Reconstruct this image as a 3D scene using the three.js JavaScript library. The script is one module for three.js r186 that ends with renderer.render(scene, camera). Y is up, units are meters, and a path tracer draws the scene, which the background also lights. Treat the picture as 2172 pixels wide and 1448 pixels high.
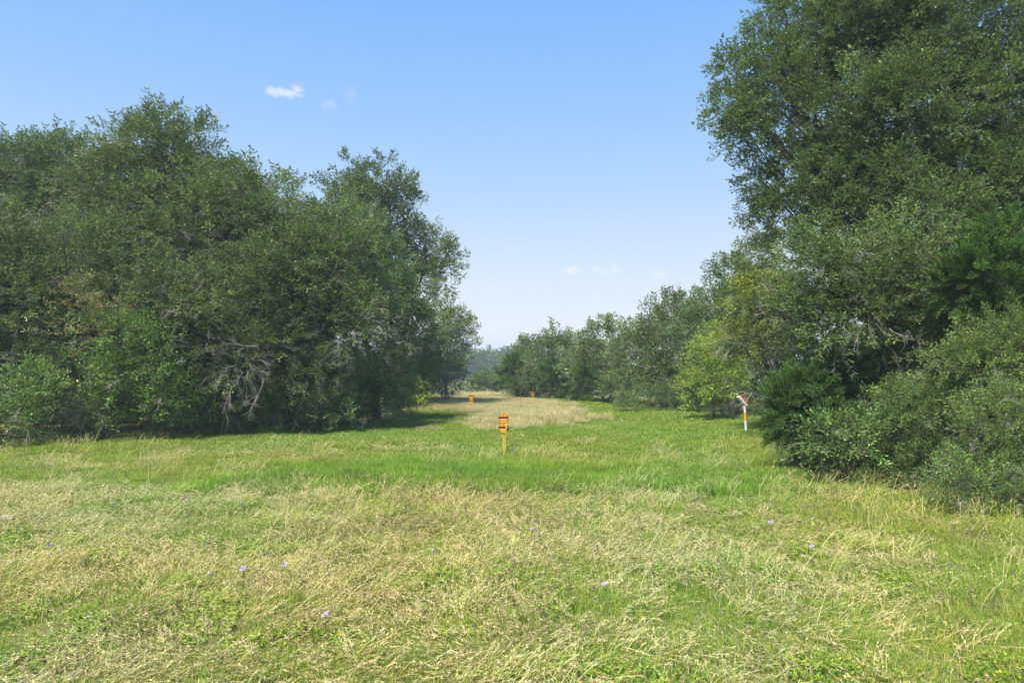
import * as THREE from 'three';
import { mergeGeometries } from 'three/addons/utils/BufferGeometryUtils.js';
import { createNoise2D, createNoise3D } from 'simplex-noise';

// ---------------------------------------------------------------- camera, sky, sun, exposure
const scene = new THREE.Scene();
const camera = new THREE.PerspectiveCamera(53.13, 1024 / 682, 0.1, 3000);
camera.position.set(0, 2.7, 0);
camera.lookAt(0, 2.7 + 0.0249 * 100, -100);
const EXPOSURE = 1.8;
const renderer = new THREE.WebGLRenderer({ antialias: true });
renderer.setSize(1024, 682);
renderer.toneMapping = THREE.LinearToneMapping;
renderer.toneMappingExposure = EXPOSURE;
renderer.shadowMap.enabled = true;

function rngOf(seed) { let s = seed >>> 0; return () => { s = (s + 0x6d2b79f5) | 0; let t = Math.imul(s ^ (s >>> 15), 1 | s); t = (t + Math.imul(t ^ (t >>> 7), 61 | t)) ^ t; return ((t ^ (t >>> 14)) >>> 0) / 4294967296; }; }
const noise2 = createNoise2D(rngOf(11)), noise3 = createNoise3D(rngOf(12));
const clamp = (x, a = 0, b = 1) => Math.min(b, Math.max(a, x)), lerp = (a, b, t) => a + (b - a) * t;
const smooth = (a, b, x) => { const t = clamp((x - a) / (b - a)); return t * t * (3 - 2 * t); };
const fbm = (x, y, n = 3) => { let s = 0, a = 0.5; for (let i = 0; i < n; i++) { s += a * noise2(x, y); x *= 2.03; y *= 2.03; a *= 0.5; } return s; };

{ // clear summer sky, paler towards the horizon, a few small fair-weather clouds all round
  const W = 4096, Hh = 2048, data = new Float32Array(W * Hh * 4);
  const stops = [[0, [0.94, 0.96, 1.0]], [3, [0.87, 0.92, 1.0]], [8, [0.68, 0.82, 1.0]], [14, [0.47, 0.69, 1.0]], [21, [0.325, 0.575, 0.99]], [29, [0.225, 0.49, 0.98]], [45, [0.17, 0.41, 0.9]], [90, [0.14, 0.35, 0.82]]];
  const at = (e) => { let i = 1; while (i < stops.length - 1 && stops[i][0] < e) i++; const [e0, a] = stops[i - 1], [e1, b] = stops[i], t = clamp((e - e0) / (e1 - e0)); return a.map((v, k) => lerp(v, b[k], t)); };
  const rows = [];
  for (let r = 0; r < Hh; r++) rows.push(at(Math.max(0, ((r + 0.5) / Hh - 0.5) * 180)));
  // clouds: [azimuth (0 = straight ahead, + to the east), elevation, half width, half height, strength] in degrees
  const clouds = [[-18.8, 20.4, 1.6, 0.42, 0.7], [-17.7, 20.75, 0.6, 0.5, 0.65], [-15.3, 19.9, 0.8, 0.6, 0.2], [-13.4, 20.8, 0.7, 0.8, 0.13], [5.0, 7.4, 0.95, 0.4, 0.8], [7.1, 7.45, 0.42, 0.42, 0.6], [8.6, 7.5, 0.42, 0.45, 0.6], [7.9, 7.05, 0.95, 0.22, 0.4],
    [12.2, 7.0, 0.75, 0.35, 0.55], [-0.2, 8.9, 0.9, 0.3, 0.2], [-1.6, 6.0, 0.8, 0.3, 0.3], [-1.6, 2.5, 0.75, 0.28, 0.8], [4.9, 2.6, 1.0, 0.35, 0.8], [3.2, 2.0, 1.8, 0.35, 0.7], [15.6, 4.7, 0.8, 0.35, 0.6], [0.5, 1.7, 2.2, 0.35, 0.5], [-4, 2.6, 0.6, 0.25, 0.4], [7, 5.2, 0.6, 0.2, 0.3], [-5.5, 4.2, 0.8, 0.4, 0.5]];
  const r = rngOf(77);
  for (let i = 0; i < 70; i++) { const az = 42 + r() * 276, el = 2 + r() * r() * 40; clouds.push([az > 180 ? az - 360 : az, el, 0.5 + r() * 1.4, 0.25 + r() * 0.45, 0.2 + r() * 0.6]); }
  for (let y = 0; y < Hh; y++) {
    const c = rows[y];
    for (let x = 0; x < W; x++) { const o = (y * W + x) * 4; data[o] = c[0]; data[o + 1] = c[1]; data[o + 2] = c[2]; data[o + 3] = 1; }
  }
  for (const [az, el, w, h, k] of clouds) {
    const cw = w * 2.2, ch = h * 2.4;
    for (let y = Math.floor(((el - ch) / 180 + 0.5) * Hh); y < ((el + ch) / 180 + 0.5) * Hh; y++) {
      const e = ((y + 0.5) / Hh - 0.5) * 180;
      if (e < 0.2) continue;
      for (let x = Math.floor(((az - cw) / 360 + 0.25) * W); x < ((az + cw) / 360 + 0.25) * W; x++) {
        const a = ((x + 0.5) / W - 0.25) * 360, X = ((x % W) + W) % W;
        const u = (a - az) / w, v = (e - el) / h, n = fbm(a * 1.1 + 3, e * 2.0, 4);
        const m = k * smooth(1.15, 0.1, Math.sqrt(u * u + v * v) - n * 0.7);
        if (m <= 0) continue;
        const o = (y * W + X) * 4;
        for (let q = 0; q < 3; q++) data[o + q] = lerp(data[o + q], [0.93, 0.95, 1.0][q], m);
      }
    }
  }
  for (let i = 0; i < data.length; i++) if (i % 4 < 3) data[i] /= EXPOSURE;
  const sky = new THREE.DataTexture(data, W, Hh, THREE.RGBAFormat, THREE.FloatType);
  sky.mapping = THREE.EquirectangularReflectionMapping; sky.magFilter = THREE.LinearFilter; sky.needsUpdate = true;
  scene.background = sky; scene.environment = sky;
}
const sun = new THREE.DirectionalLight(new THREE.Color().setRGB(1, 0.93, 0.80), 5);
sun.position.set(-34, 100, 52); sun.target.position.set(0, 0, 0);
sun.castShadow = true; sun.shadow.radius = 20; sun.shadow.mapSize.set(4096, 4096);
Object.assign(sun.shadow.camera, { left: -80, right: 80, top: 80, bottom: -80, near: 1, far: 400 });
scene.add(sun, sun.target);

// ---------------------------------------------------------------- helpers
const V = (x, y, z) => new THREE.Vector3(x, y, z);
class Geo { // collects triangles with colours
  constructor() { this.p = []; this.c = []; this.i = []; }
  v(x, y, z, c) { this.p.push(x, y, z); this.c.push(c[0], c[1], c[2]); return this.p.length / 3 - 1; }
  t(a, b, c) { this.i.push(a, b, c); }
  tube(pts, radii, sides, color) {
    let prev = null; const n = pts.length, up = V(0, 1, 0), T = V(), A = V(), B = V();
    for (let k = 0; k < n; k++) {
      T.subVectors(pts[Math.min(n - 1, k + 1)], pts[Math.max(0, k - 1)]).normalize();
      A.crossVectors(T, Math.abs(T.y) > 0.95 ? V(1, 0, 0.2) : up).normalize(); B.crossVectors(T, A);
      const ring = [];
      for (let s = 0; s < sides; s++) { const f = (s / sides) * Math.PI * 2, r = radii[k], ca = Math.cos(f) * r, cb = Math.sin(f) * r; ring.push(this.v(pts[k].x + A.x * ca + B.x * cb, pts[k].y + A.y * ca + B.y * cb, pts[k].z + A.z * ca + B.z * cb, color)); }
      if (prev) for (let s = 0; s < sides; s++) { const q = (s + 1) % sides; this.t(prev[s], ring[s], prev[q]); this.t(prev[q], ring[s], ring[q]); }
      prev = ring;
    }
  }
  build(flat = false) {
    let g = new THREE.BufferGeometry();
    g.setAttribute('position', new THREE.BufferAttribute(new Float32Array(this.p), 3));
    g.setAttribute('color', new THREE.BufferAttribute(new Float32Array(this.c), 3));
    g.setIndex(this.i); g.computeVertexNormals();
    return g;
  }
}
const used = new Map();
function numbered(name) { const n = used.get(name) ?? 0; used.set(name, n + 1); return n ? `${name}_${String(n).padStart(3, '0')}` : name; }
function shade(o) { o.castShadow = true; o.receiveShadow = true; return o; }
function thing(name, label, category, [x, y, z], group) {
  const o = new THREE.Group(); o.name = numbered(name); o.position.set(x, y, z); o.userData = { label, category };
  if (group) o.userData.group = group;
  scene.add(o); return o;
}
function part(name, geometry, material, parent) { const m = shade(new THREE.Mesh(geometry, material)); m.name = name; parent.add(m); return m; }
function copies(name, geometry, material, list, parent) { // list: [matrix, color]
  const m = shade(new THREE.InstancedMesh(geometry, material, list.length)); m.name = name; m.userData.kind = 'stuff';
  list.forEach(([mat, col], i) => { m.setMatrixAt(i, mat); m.setColorAt(i, col); });
  parent.add(m); return m;
}
const leafMat = (name, gloss, coatRough) => new THREE.MeshPhysicalMaterial({ name, vertexColors: true, roughness: 0.85, specularIntensity: 0.35, transmission: 0.36, thickness: 0, clearcoat: gloss, clearcoatRoughness: coatRough, side: THREE.DoubleSide });
const M = {
  leaf: leafMat('leaf', 0.7, 0.3), soft: leafMat('soft_leaf', 0.06, 0.5), grass: leafMat('grass', 0.05, 0.5),
  bark: new THREE.MeshStandardMaterial({ name: 'bark', vertexColors: true, roughness: 0.95 }),
};

// ---------------------------------------------------------------- the ground
function ground(x, z) { // metres; gently lumpy meadow, falling away behind a low crest into a shallow valley
  const d = -z; let h = 0.045 * noise2(x * 0.33, z * 0.33) + 0.03 * noise2(x * 1.1 + 9, z * 1.1);
  h += 0.12 * noise2(x * 0.06, z * 0.06 + 4) * smooth(8, 20, d);
  h -= 0.38 * smooth(23, 37, d) + 0.15 * smooth(45, 57, d);
  if (d > 46) h -= d < 61 ? 0.002 * (d - 46) ** 2 : 0.45 + (d < 100 ? (d - 61) * 0.06 : 2.34 + 1.7 * smooth(100, 170, d) + 0.6 * smooth(170, 260, d));
  return h;
}
const GREEN = [0.10, 0.15, 0.028];
{
  const xs = [], zs = [];
  for (let x = -600; x <= 600; x += Math.abs(x) < 40 ? 0.6 : Math.abs(x) < 100 ? 6 : 50) xs.push(x);
  for (let z = 60; z >= -900; z -= z > -70 ? 0.6 : z > -300 ? 6 : 50) zs.push(z);
  const g = new THREE.BufferGeometry(), p = [], uv = [], ix = [];
  for (const z of zs) for (const x of xs) { p.push(x, ground(x, z), z); uv.push(x / 3.1, z / 3.1); }
  const n = xs.length;
  for (let j = 0; j < zs.length - 1; j++) for (let i = 0; i < n - 1; i++) { const a = j * n + i; ix.push(a, a + 1, a + n, a + 1, a + n + 1, a + n); }
  g.setAttribute('position', new THREE.BufferAttribute(new Float32Array(p), 3)); g.setAttribute('uv', new THREE.BufferAttribute(new Float32Array(uv), 2)); g.setIndex(ix); g.computeVertexNormals();
  // thatch: short strokes of dry and green stems over brown soil
  const S = 1024, c = document.createElement('canvas'); c.width = c.height = S; const q = c.getContext('2d'), r = rngOf(5);
  q.fillStyle = 'rgb(96,92,52)'; q.fillRect(0, 0, S, S);
  for (let i = 0; i < 26000; i++) {
    const k = r(), x = r() * S, y = r() * S, a = r() * 6.28, l = 6 + r() * 22;
    q.strokeStyle = k < 0.25 ? `rgb(${60 + r() * 30},${56 + r() * 24},${34 + r() * 14})` : k < 0.7 ? `rgb(${92 + r() * 40},${116 + r() * 40},${44 + r() * 20})` : `rgb(${150 + r() * 40},${138 + r() * 36},${88 + r() * 30})`;
    q.lineWidth = 1 + r() * 1.6;
    for (const ox of [-S, 0, S]) for (const oy of [-S, 0, S]) { if (x + ox < -30 || x + ox > S + 30 || y + oy < -30 || y + oy > S + 30) continue; q.beginPath(); q.moveTo(x + ox, y + oy); q.lineTo(x + ox + Math.cos(a) * l, y + oy + Math.sin(a) * l); q.stroke(); }
  }
  const t = new THREE.CanvasTexture(c); t.wrapS = t.wrapT = THREE.RepeatWrapping; t.colorSpace = THREE.SRGBColorSpace;
  const m = part('ground', g, new THREE.MeshStandardMaterial({ name: 'thatch', map: t, bumpMap: t, bumpScale: 0.02, roughness: 1 }), scene);
  m.userData = { kind: 'structure', label: 'meadow ground of thatch and soil falling into a valley' };
}

// ---------------------------------------------------------------- grasses
function blade(G, x, z, len, wid, az, lean, c, tip) {
  const dx = Math.cos(az), dz = Math.sin(az), sx = -dz, sz = dx;
  const P = (t) => [x + dx * lean * len * t * t, len * t * (1 - 0.45 * lean * t), z + dz * lean * len * t * t];
  const a = P(0), b = P(0.55), e = P(1), w = wid / 2, w2 = w * 0.8;
  const v0 = G.v(a[0] - sx * w, a[1], a[2] - sz * w, c), v1 = G.v(a[0] + sx * w, a[1], a[2] + sz * w, c), v2 = G.v(b[0] - sx * w2, b[1], b[2] - sz * w2, c), v3 = G.v(b[0] + sx * w2, b[1], b[2] + sz * w2, c), v4 = G.v(e[0], e[1], e[2], tip ?? c);
  G.t(v0, v1, v2); G.t(v1, v3, v2); G.t(v2, v3, v4);
}
function diamond(G, p, dir, side, l, w, c) { // a small folded leaf or husk
  const nx = dir.y * side.z - dir.z * side.y, ny = dir.z * side.x - dir.x * side.z, nz = dir.x * side.y - dir.y * side.x, f = w * 0.25;
  const a = G.v(p.x, p.y, p.z, c), b = G.v(p.x + dir.x * l * 0.48 + side.x * w / 2 + nx * f, p.y + dir.y * l * 0.48 + side.y * w / 2 + ny * f, p.z + dir.z * l * 0.48 + side.z * w / 2 + nz * f, c);
  const e = G.v(p.x + dir.x * l, p.y + dir.y * l, p.z + dir.z * l, c), d = G.v(p.x + dir.x * l * 0.48 - side.x * w / 2 + nx * f, p.y + dir.y * l * 0.48 - side.y * w / 2 + ny * f, p.z + dir.z * l * 0.48 - side.z * w / 2 + nz * f, c);
  G.t(a, b, e); G.t(a, e, d);
}
const vary = (r, c, k = 0.25) => { const s = 1 + (r() - 0.5) * 2 * k, h = (r() - 0.5) * k; return [c[0] * s * (1 + h), c[1] * s, c[2] * s * (1 - h * 0.5)]; };
const mixc = (a, b, t) => a.map((v, i) => lerp(v, b[i], t));
const STRAW = [0.53, 0.44, 0.19], PALE = [0.70, 0.61, 0.34], LEAFG = [0.16, 0.30, 0.02], YELG = [0.33, 0.39, 0.04], VIVID = [0.195, 0.335, 0.022];

function turf(seed, { n, size, len, wid, lean = 0.7, colors }) {
  const G = new Geo(), r = rngOf(seed);
  for (let i = 0; i < n; i++) {
    const a = r() * 6.283, q = Math.sqrt(r()) * size / 2, k = r(); let s = 0, c = colors[0][1];
    for (const [w, col] of colors) { s += w; if (k < s) { c = col; break; } }
    c = vary(r, c, 0.22);
    blade(G, Math.cos(a) * q, Math.sin(a) * q, lerp(len[0], len[1], r() * r() * 0.6 + r() * 0.4), wid * (0.7 + 0.6 * r()), r() * 6.283, lean * (0.3 + 1.1 * r()), c, mixc(c, STRAW, r() * 0.35));
  }
  return G.build();
}
function straw(seed, { n, size, len, wid, lean, head = 1, flow = 0, colors = [STRAW, PALE, YELG] }) { // seeding stems, many of them bent over
  const G = new Geo(), r = rngOf(seed), pt = V(), dir = V(), side = V();
  const main = r() * 6.283;
  for (let i = 0; i < n; i++) {
    const a = r() * 6.283, q = Math.sqrt(r()) * size / 2, az = (flow ? 0 : main) + (r() - 0.5) * (flow ? 3.2 : 4.2), L = lerp(len[0], len[1], r()), ln = lean[0] + (lean[1] - lean[0]) * r(), c = vary(r, colors[Math.floor(r() * colors.length)], 0.18);
    const x = Math.cos(a) * q, z = Math.sin(a) * q, dx = Math.cos(az), dz = Math.sin(az), curl = (r() - 0.5) * 0.5;
    const P = (t) => pt.set(x + (dx - dz * curl * t) * Math.sin(ln) * L * Math.pow(t, 1.3), 0.02 + L * t * Math.cos(ln) * (1 - 0.25 * t) , z + (dz + dx * curl * t) * Math.sin(ln) * L * Math.pow(t, 1.3));
    let prev = null; const w = wid * (0.7 + 0.6 * r());
    for (let k = 0; k <= 4; k++) {
      P(k / 4); const ww = w * (1 - k * 0.13) / 2;
      const u = G.v(pt.x + dz * ww, pt.y + ww * 0.6, pt.z - dx * ww, c), v = G.v(pt.x - dz * ww, pt.y - ww * 0.6, pt.z + dx * ww, c);
      if (prev) { G.t(prev[0], prev[1], u); G.t(prev[1], v, u); }
      prev = [u, v];
    }
    if (r() < head) {
      const m = 4 + Math.floor(r() * 6);
      for (let k = 0; k < m; k++) {
        const t = 0.68 + 0.32 * (k / (m - 1)); P(t); dir.set(dx * Math.sin(ln) + (r() - 0.5) * 1.1, Math.cos(ln) * 0.6 + (r() - 0.5) * 0.7, dz * Math.sin(ln) + (r() - 0.5) * 1.1).normalize();
        side.set(r() - 0.5, r() - 0.5, r() - 0.5).cross(dir).normalize();
        diamond(G, pt, dir, side, 0.018 + r() * 0.02, 0.006 + r() * 0.004, vary(r, mixc(c, PALE, 0.6), 0.15));
      }
    }
  }
  return G.build();
}
function herbs(seed, n, size) { // small round-leaved ground cover
  const G = new Geo(), r = rngOf(seed), p = V(), d = V(), s = V();
  for (let i = 0; i < n; i++) {
    const a = r() * 6.283, q = Math.sqrt(r()) * size / 2, h = 0.03 + r() * 0.09; const x = Math.cos(a) * q, z = Math.sin(a) * q;
    for (let k = 0; k < 3; k++) {
      const f = r() * 6.283; p.set(x, h, z); d.set(Math.cos(f), 0.25 + (r() - 0.5) * 0.6, Math.sin(f)).normalize(); s.set(-Math.sin(f), (r() - 0.5) * 0.5, Math.cos(f));
      diamond(G, p, d, s, 0.018 + r() * 0.022, 0.014 + r() * 0.013, vary(r, r() < 0.4 ? YELG : LEAFG, 0.3));
    }
    blade(G, x, z, h * 1.1, 0.003, r() * 6, 0.3, LEAFG);
  }
  return G.build();
}
function seedheads(seed, n, size) { // brown whorled seed heads of mint-like weeds on thin stems
  const G = new Geo(), r = rngOf(seed), p = V(), d = V(), s = V();
  for (let i = 0; i < n; i++) {
    const a = r() * 6.283, q = Math.sqrt(r()) * size / 2, H = 0.14 + r() * 0.2, x = Math.cos(a) * q, z = Math.sin(a) * q, lx = (r() - 0.5) * 0.12, lz = (r() - 0.5) * 0.12;
    G.tube([V(x, 0, z), V(x + lx, H, z + lz)], [0.0018, 0.0012], 3, [0.3, 0.24, 0.13]);
    const w = 1 + Math.floor(r() * 3), dark = r() < 0.3;
    for (let k = 0; k < w; k++) {
      const t = 1 - k * 0.14, R = 0.010 + r() * 0.006, c = dark ? [0.11, 0.085, 0.045] : [0.44, 0.35, 0.19];
      for (let m = 0; m < 7; m++) { const f = (m / 7) * 6.283 + k; p.set(x + lx * t, H * t, z + lz * t); d.set(Math.cos(f), 0.55, Math.sin(f)).normalize(); s.set(-Math.sin(f), 0, Math.cos(f)); diamond(G, p, d, s, R * 1.3, R * 0.9, vary(r, c, 0.3)); d.set(Math.cos(f + 0.4), -0.25, Math.sin(f + 0.4)).normalize(); diamond(G, p, d, s, R * 1.2, R * 0.9, vary(r, mixc(c, PALE, 0.35), 0.3)); }
    }
  }
  return G.build();
}
// where what grows, from the plan of the meadow (x to the east, d metres ahead)
const inTan = (x, d) => { // tall dry grass left standing in the middle of the ride
  const e = noise2(x * 0.5, d * 0.35) * 0.8 + noise2(x * 1.7, d * 1.2) * 0.5, w = smooth(25.2, 27.5, d + e) * smooth(64, 58, d), right = lerp(0.0, 3.0, smooth(25.5, 33, d)) - 5.0 * smooth(38, 56, d), left = lerp(-5.5, -6.4, smooth(27, 45, d));
  return w * smooth(right + 1.3, right - 0.9, x + e) * smooth(left - 0.6, left + 0.6, x + e);
};
const inHole = (x, d) => smooth(1.25, 0.75, Math.hypot((x + 4.6) / 3.5, (d - 33.5) / 7.2) + noise2(x * 0.4, d * 0.4) * 0.25);
const inStrip = (x, d) => { const e = noise2(x * 0.6, d * 0.6 + 3) * 0.5 + noise2(x * 1.9, d * 1.9 + 3) * 0.35; return smooth(13.1, 13.7, d + e * 0.6) * smooth(17.6, 16.2, d + e) * smooth(-6.2, -4.6, x + e * 1.5) * smooth(7.2, 4.0, x + e * 2); };
const dryness = (x, d) => { // share of bleached straw
  const n = fbm(x * 0.28 + 5, d * 0.28, 3);
  return clamp((d < 13.5 ? 0.54 - 0.05 * x * smooth(-4, 6, x) : 0.35) + n * 0.75 - 0.42 * smooth(12.5, 16, d) - 0.25 * smooth(3.5, 6.5, x) - 0.2 * smooth(3, 6, x) * smooth(9, 6, d));
};
const inWood = (x0, d0) => { const x = x0 + 0.5 * noise2(x0 * 0.7, d0 * 0.7), d = d0 + 0.6 * noise2(x0 * 0.6 + 8, d0 * 0.6); return inWoodAt(x, d); };
const inWoodAt = (x, d) => (x < -14 ? d > 21.5 : x < -6.6 ? d > 21.5 + (x + 14) * 0.75 : false) || (x < -6.4 && d > 30) || (x > 8.6 && d > 11 && d < 22) || (x > 11.5 && d >= 22) || (x > 15 - (d - 30) * 0.33 && d > 34);
{
  const near = [0, 1, 2, 3].map((k) => turf(100 + k, { n: 170, size: 0.46, len: [0.05, 0.17], wid: 0.0042, lean: 0.85, colors: [[0.52, LEAFG], [0.38, YELG], [0.10, STRAW]] }));
  const mid = [0, 1, 2].map((k) => turf(120 + k, { n: 190, size: 0.75, len: [0.05, 0.15], wid: 0.008, lean: 0.8, colors: [[0.76, LEAFG], [0.18, YELG], [0.06, STRAW]] }));
  const far = [0, 1].map((k) => turf(130 + k, { n: 220, size: 1.3, len: [0.06, 0.16], wid: 0.016, lean: 0.8, colors: [[0.78, LEAFG], [0.18, YELG], [0.04, STRAW]] }));
  const strip = [0, 1, 2].map((k) => turf(140 + k, { n: 180, size: 0.5, len: [0.2, 0.34], wid: 0.005, lean: 0.55, colors: [[0.9, VIVID], [0.1, LEAFG]] }));
  const stalks = [0, 1, 2, 3].map((k) => straw(150 + k, { n: 34, size: 0.5, len: [0.08, 0.34], wid: 0.0042, lean: [0.6, 1.52], flow: 1, colors: [STRAW, PALE, YELG, [0.42, 0.40, 0.13]] }));
  const tall = [0, 1].map((k) => straw(160 + k, { n: 16, size: 0.5, len: [0.35, 0.6], wid: 0.0045, lean: [0.15, 0.8], colors: [YELG, [0.26, 0.33, 0.05], STRAW, PALE] }));
  const dry = [0, 1, 2].map((k) => straw(170 + k, { n: 90, size: 0.9, len: [0.26, 0.5], wid: 0.011, lean: [0.1, 0.6], head: 0.8, colors: [[0.50, 0.44, 0.20], [0.66, 0.60, 0.35], [0.56, 0.50, 0.26], [0.40, 0.41, 0.12]] }));
  const cover = [0, 1, 2].map((k) => herbs(180 + k, 70, 0.42)), weeds = [0, 1].map((k) => seedheads(190 + k, 7, 0.6));
  const edge = [0, 1, 2].map((k) => turf(200 + k, { n: 90, size: 0.55, len: [0.25, 0.62], wid: 0.009, lean: 0.75, colors: [[0.75, LEAFG], [0.15, YELG], [0.1, STRAW]] }));
  const lists = new Map(), r = rngOf(900), q = new THREE.Quaternion(), up = V(0, 1, 0), nrm = V(), tilt = new THREE.Quaternion();
  const put = (kind, x, d, s, c, turn = r() * 6.283) => {
    const z = -d, y = ground(x, z), e = 0.15; nrm.set(ground(x - e, z) - ground(x + e, z), 2 * e, ground(x, z - e) - ground(x, z + e)).normalize();
    q.setFromAxisAngle(up, turn); tilt.setFromUnitVectors(up, nrm);
    const list = lists.get(kind) ?? (lists.set(kind, []), lists.get(kind));
    list.push([new THREE.Matrix4().compose(V(x, y - 0.004, z), tilt.clone().multiply(q), V(s, s * (0.85 + 0.3 * r()), s)), c]);
  };
  const scatter = (d0, d1, per, f) => { // even scatter over the part of the meadow that can be seen, and a margin
    const cell = 1 / Math.sqrt(per);
    for (let d = d0; d < d1; d += cell) for (let x = -(0.78 * d + 1.5); x < 0.78 * d + 1.5; x += cell) { const px = x + (r() - 0.5) * cell * 1.4, pd = d + (r() - 0.5) * cell * 1.4; if (!inWood(px, pd)) f(px, pd); }
  };
  const tone = (x, d, k = 0.2) => { const a = fbm(x * 0.5 + 20, d * 0.5, 3), b = noise2(x * 0.13 + 7, d * 0.13); return new THREE.Color().setRGB(1 + k * (a + 0.5 * b), 1 + k * (a * 0.8 - 0.1 * b), 1 + k * (a - 0.5 * b)); };
  const combed = (x, d) => 5 * noise2(x * 0.22 + 40, d * 0.22) + (r() - 0.5) * 3; // stems lodged in swaths by wind and rain
  const pick = (a) => a[Math.floor(r() * a.length)];
  scatter(4.2, 19, 26, (x, d) => { const s = inStrip(x, d); if (r() < s * 0.92) put(pick(strip), x, d, 0.75 + r() * 0.45, tone(x, d, 0.28)); else put(pick(near), x, d, 0.8 + r() * 0.5, tone(x, d)); });
  scatter(4.2, 20, 26, (x, d) => { const w = dryness(x, d), s = inStrip(x, d); if (r() < w * (1 - 0.5 * s)) put(pick(stalks), x, d, 0.65 + r() * 0.7, tone(x, d, 0.16), combed(x, d)); });
  scatter(4.2, 14, 16, (x, d) => { const w = clamp(0.08 + fbm(x * 0.4 + 31, d * 0.4) * 0.8 + 0.15 * smooth(8, 5.5, d) * smooth(-1, 3, x)); if (r() < w && inStrip(x, d) < 0.3) put(pick(cover), x, d, 0.8 + r() * 0.5, tone(x, d)); });
  scatter(5, 15, 5, (x, d) => { const w = 0.05 + 0.8 * smooth(2.6, 0.6, Math.hypot((x + 0.4) / 1.6, (d - 11.2) / 1.3)) + 0.5 * smooth(0.2, 0.6, noise2(x * 0.5 + 60, d * 0.5)) + 0.5 * smooth(2.4, 1, Math.hypot(x + 2.6, d - 6.2)); if (r() < w) put(pick(weeds), x, d, 0.8 + r() * 0.5, tone(x, d, 0.15)); });
  scatter(7, 20, 5, (x, d) => { const w = 0.12 + 0.4 * smooth(3, 5.5, x) * smooth(17, 13, d) + 0.4 * smooth(-0.1, 0.5, noise2(x * 0.3 + 90, d * 0.3)); if (r() < w) put(pick(tall), x, d, 0.8 + r() * 0.5, tone(x, d, 0.15)); });
  scatter(18.5, 34, 12, (x, d) => { const t = inTan(x, d) * (1 - inHole(x, d)); if (r() > t * 0.7) put(pick(mid), x, d, 0.85 + r() * 0.5, tone(x, d, 0.25)); const thin = smooth(-0.5, -2.2, x) * smooth(31, 29, d); if (r() < t * (1 - 0.5 * thin)) put(pick(dry), x, d, (0.45 + 0.25 * t + r() * 0.4) * (1 - 0.5 * thin), tone(x, d, 0.12)); else if (r() < 0.16 * dryness(x, d) * 2) put(pick(stalks), x, d, 1.0 + r() * 0.5, tone(x, d, 0.12)); });
  scatter(33, 66, 6, (x, d) => { if (Math.abs(x) > 22) return; const t = inTan(x, d) * (1 - inHole(x, d)); if (r() < 0.7 * inHole(x, d) * inTan(x, d)) put(pick(edge), x, d, 0.5 + r() * 0.35, tone(x, d, 0.2)); if (r() > t * 0.6) put(pick(far), x, d, 0.9 + r() * 0.5, tone(x, d, 0.25)); if (r() < t) { put(pick(dry), x, d, 0.5 + 0.25 * t + r() * 0.4, tone(x, d, 0.12)); put(pick(dry), x + r() * 0.4, d + r() * 0.4, 0.75 + r() * 0.4, tone(x, d, 0.12)); } });
  scatter(66, 105, 0.8, (x, d) => { if (Math.abs(x) < 30) put(pick(dry), x, d, 1.6 + r() * 0.8, tone(x, d, 0.12)); });
  scatter(105, 245, 0.12, (x, d) => { if (x > -45 && x < 25) put(pick(dry), x, d, 3 + r() * 1.2, tone(x, d, 0.12)); });
  scatter(10, 40, 9, (x, d) => { // rank growth along the foot of both woods
    const by = [[0.9, 0], [-0.9, 0], [0, 0.9], [0, -0.9]].some(([u, v]) => inWood(x + u, d + v));
    if (by && r() < 0.25 + 0.5 * smooth(-0.3, 0.5, noise2(x * 0.5 + 3, d * 0.5))) put(pick(edge), x, d, 0.55 + r() * 0.6, tone(x, d, 0.25));
  });
  const names = [[edge, 'tall_grass', 'rank tufts of grass along the foot of the woods'], [near, 'meadow_grass', 'short yellow green meadow grass'], [mid, 'meadow_grass', 'mown green meadow grass on the ride'], [far, 'meadow_grass', 'mown green meadow grass near the crest'], [strip, 'tall_grass', 'band of tall fine bright green grass'], [stalks, 'dry_grass', 'bleached seeding grass stems bent over'], [tall, 'tall_grass', 'tall seeding grass stems'], [dry, 'dry_grass', 'stand of tall straw coloured dry grass'], [cover, 'ground_cover', 'small round leaved ground cover'], [weeds, 'seed_heads', 'brown seed heads of wild herbs']];
  for (const [geos, name, label] of names) for (const g of geos) if (lists.get(g)) { const o = copies(numbered(name), g, M.grass, lists.get(g), scene); o.userData = { kind: 'stuff', label, category: 'grass' }; }
}
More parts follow.
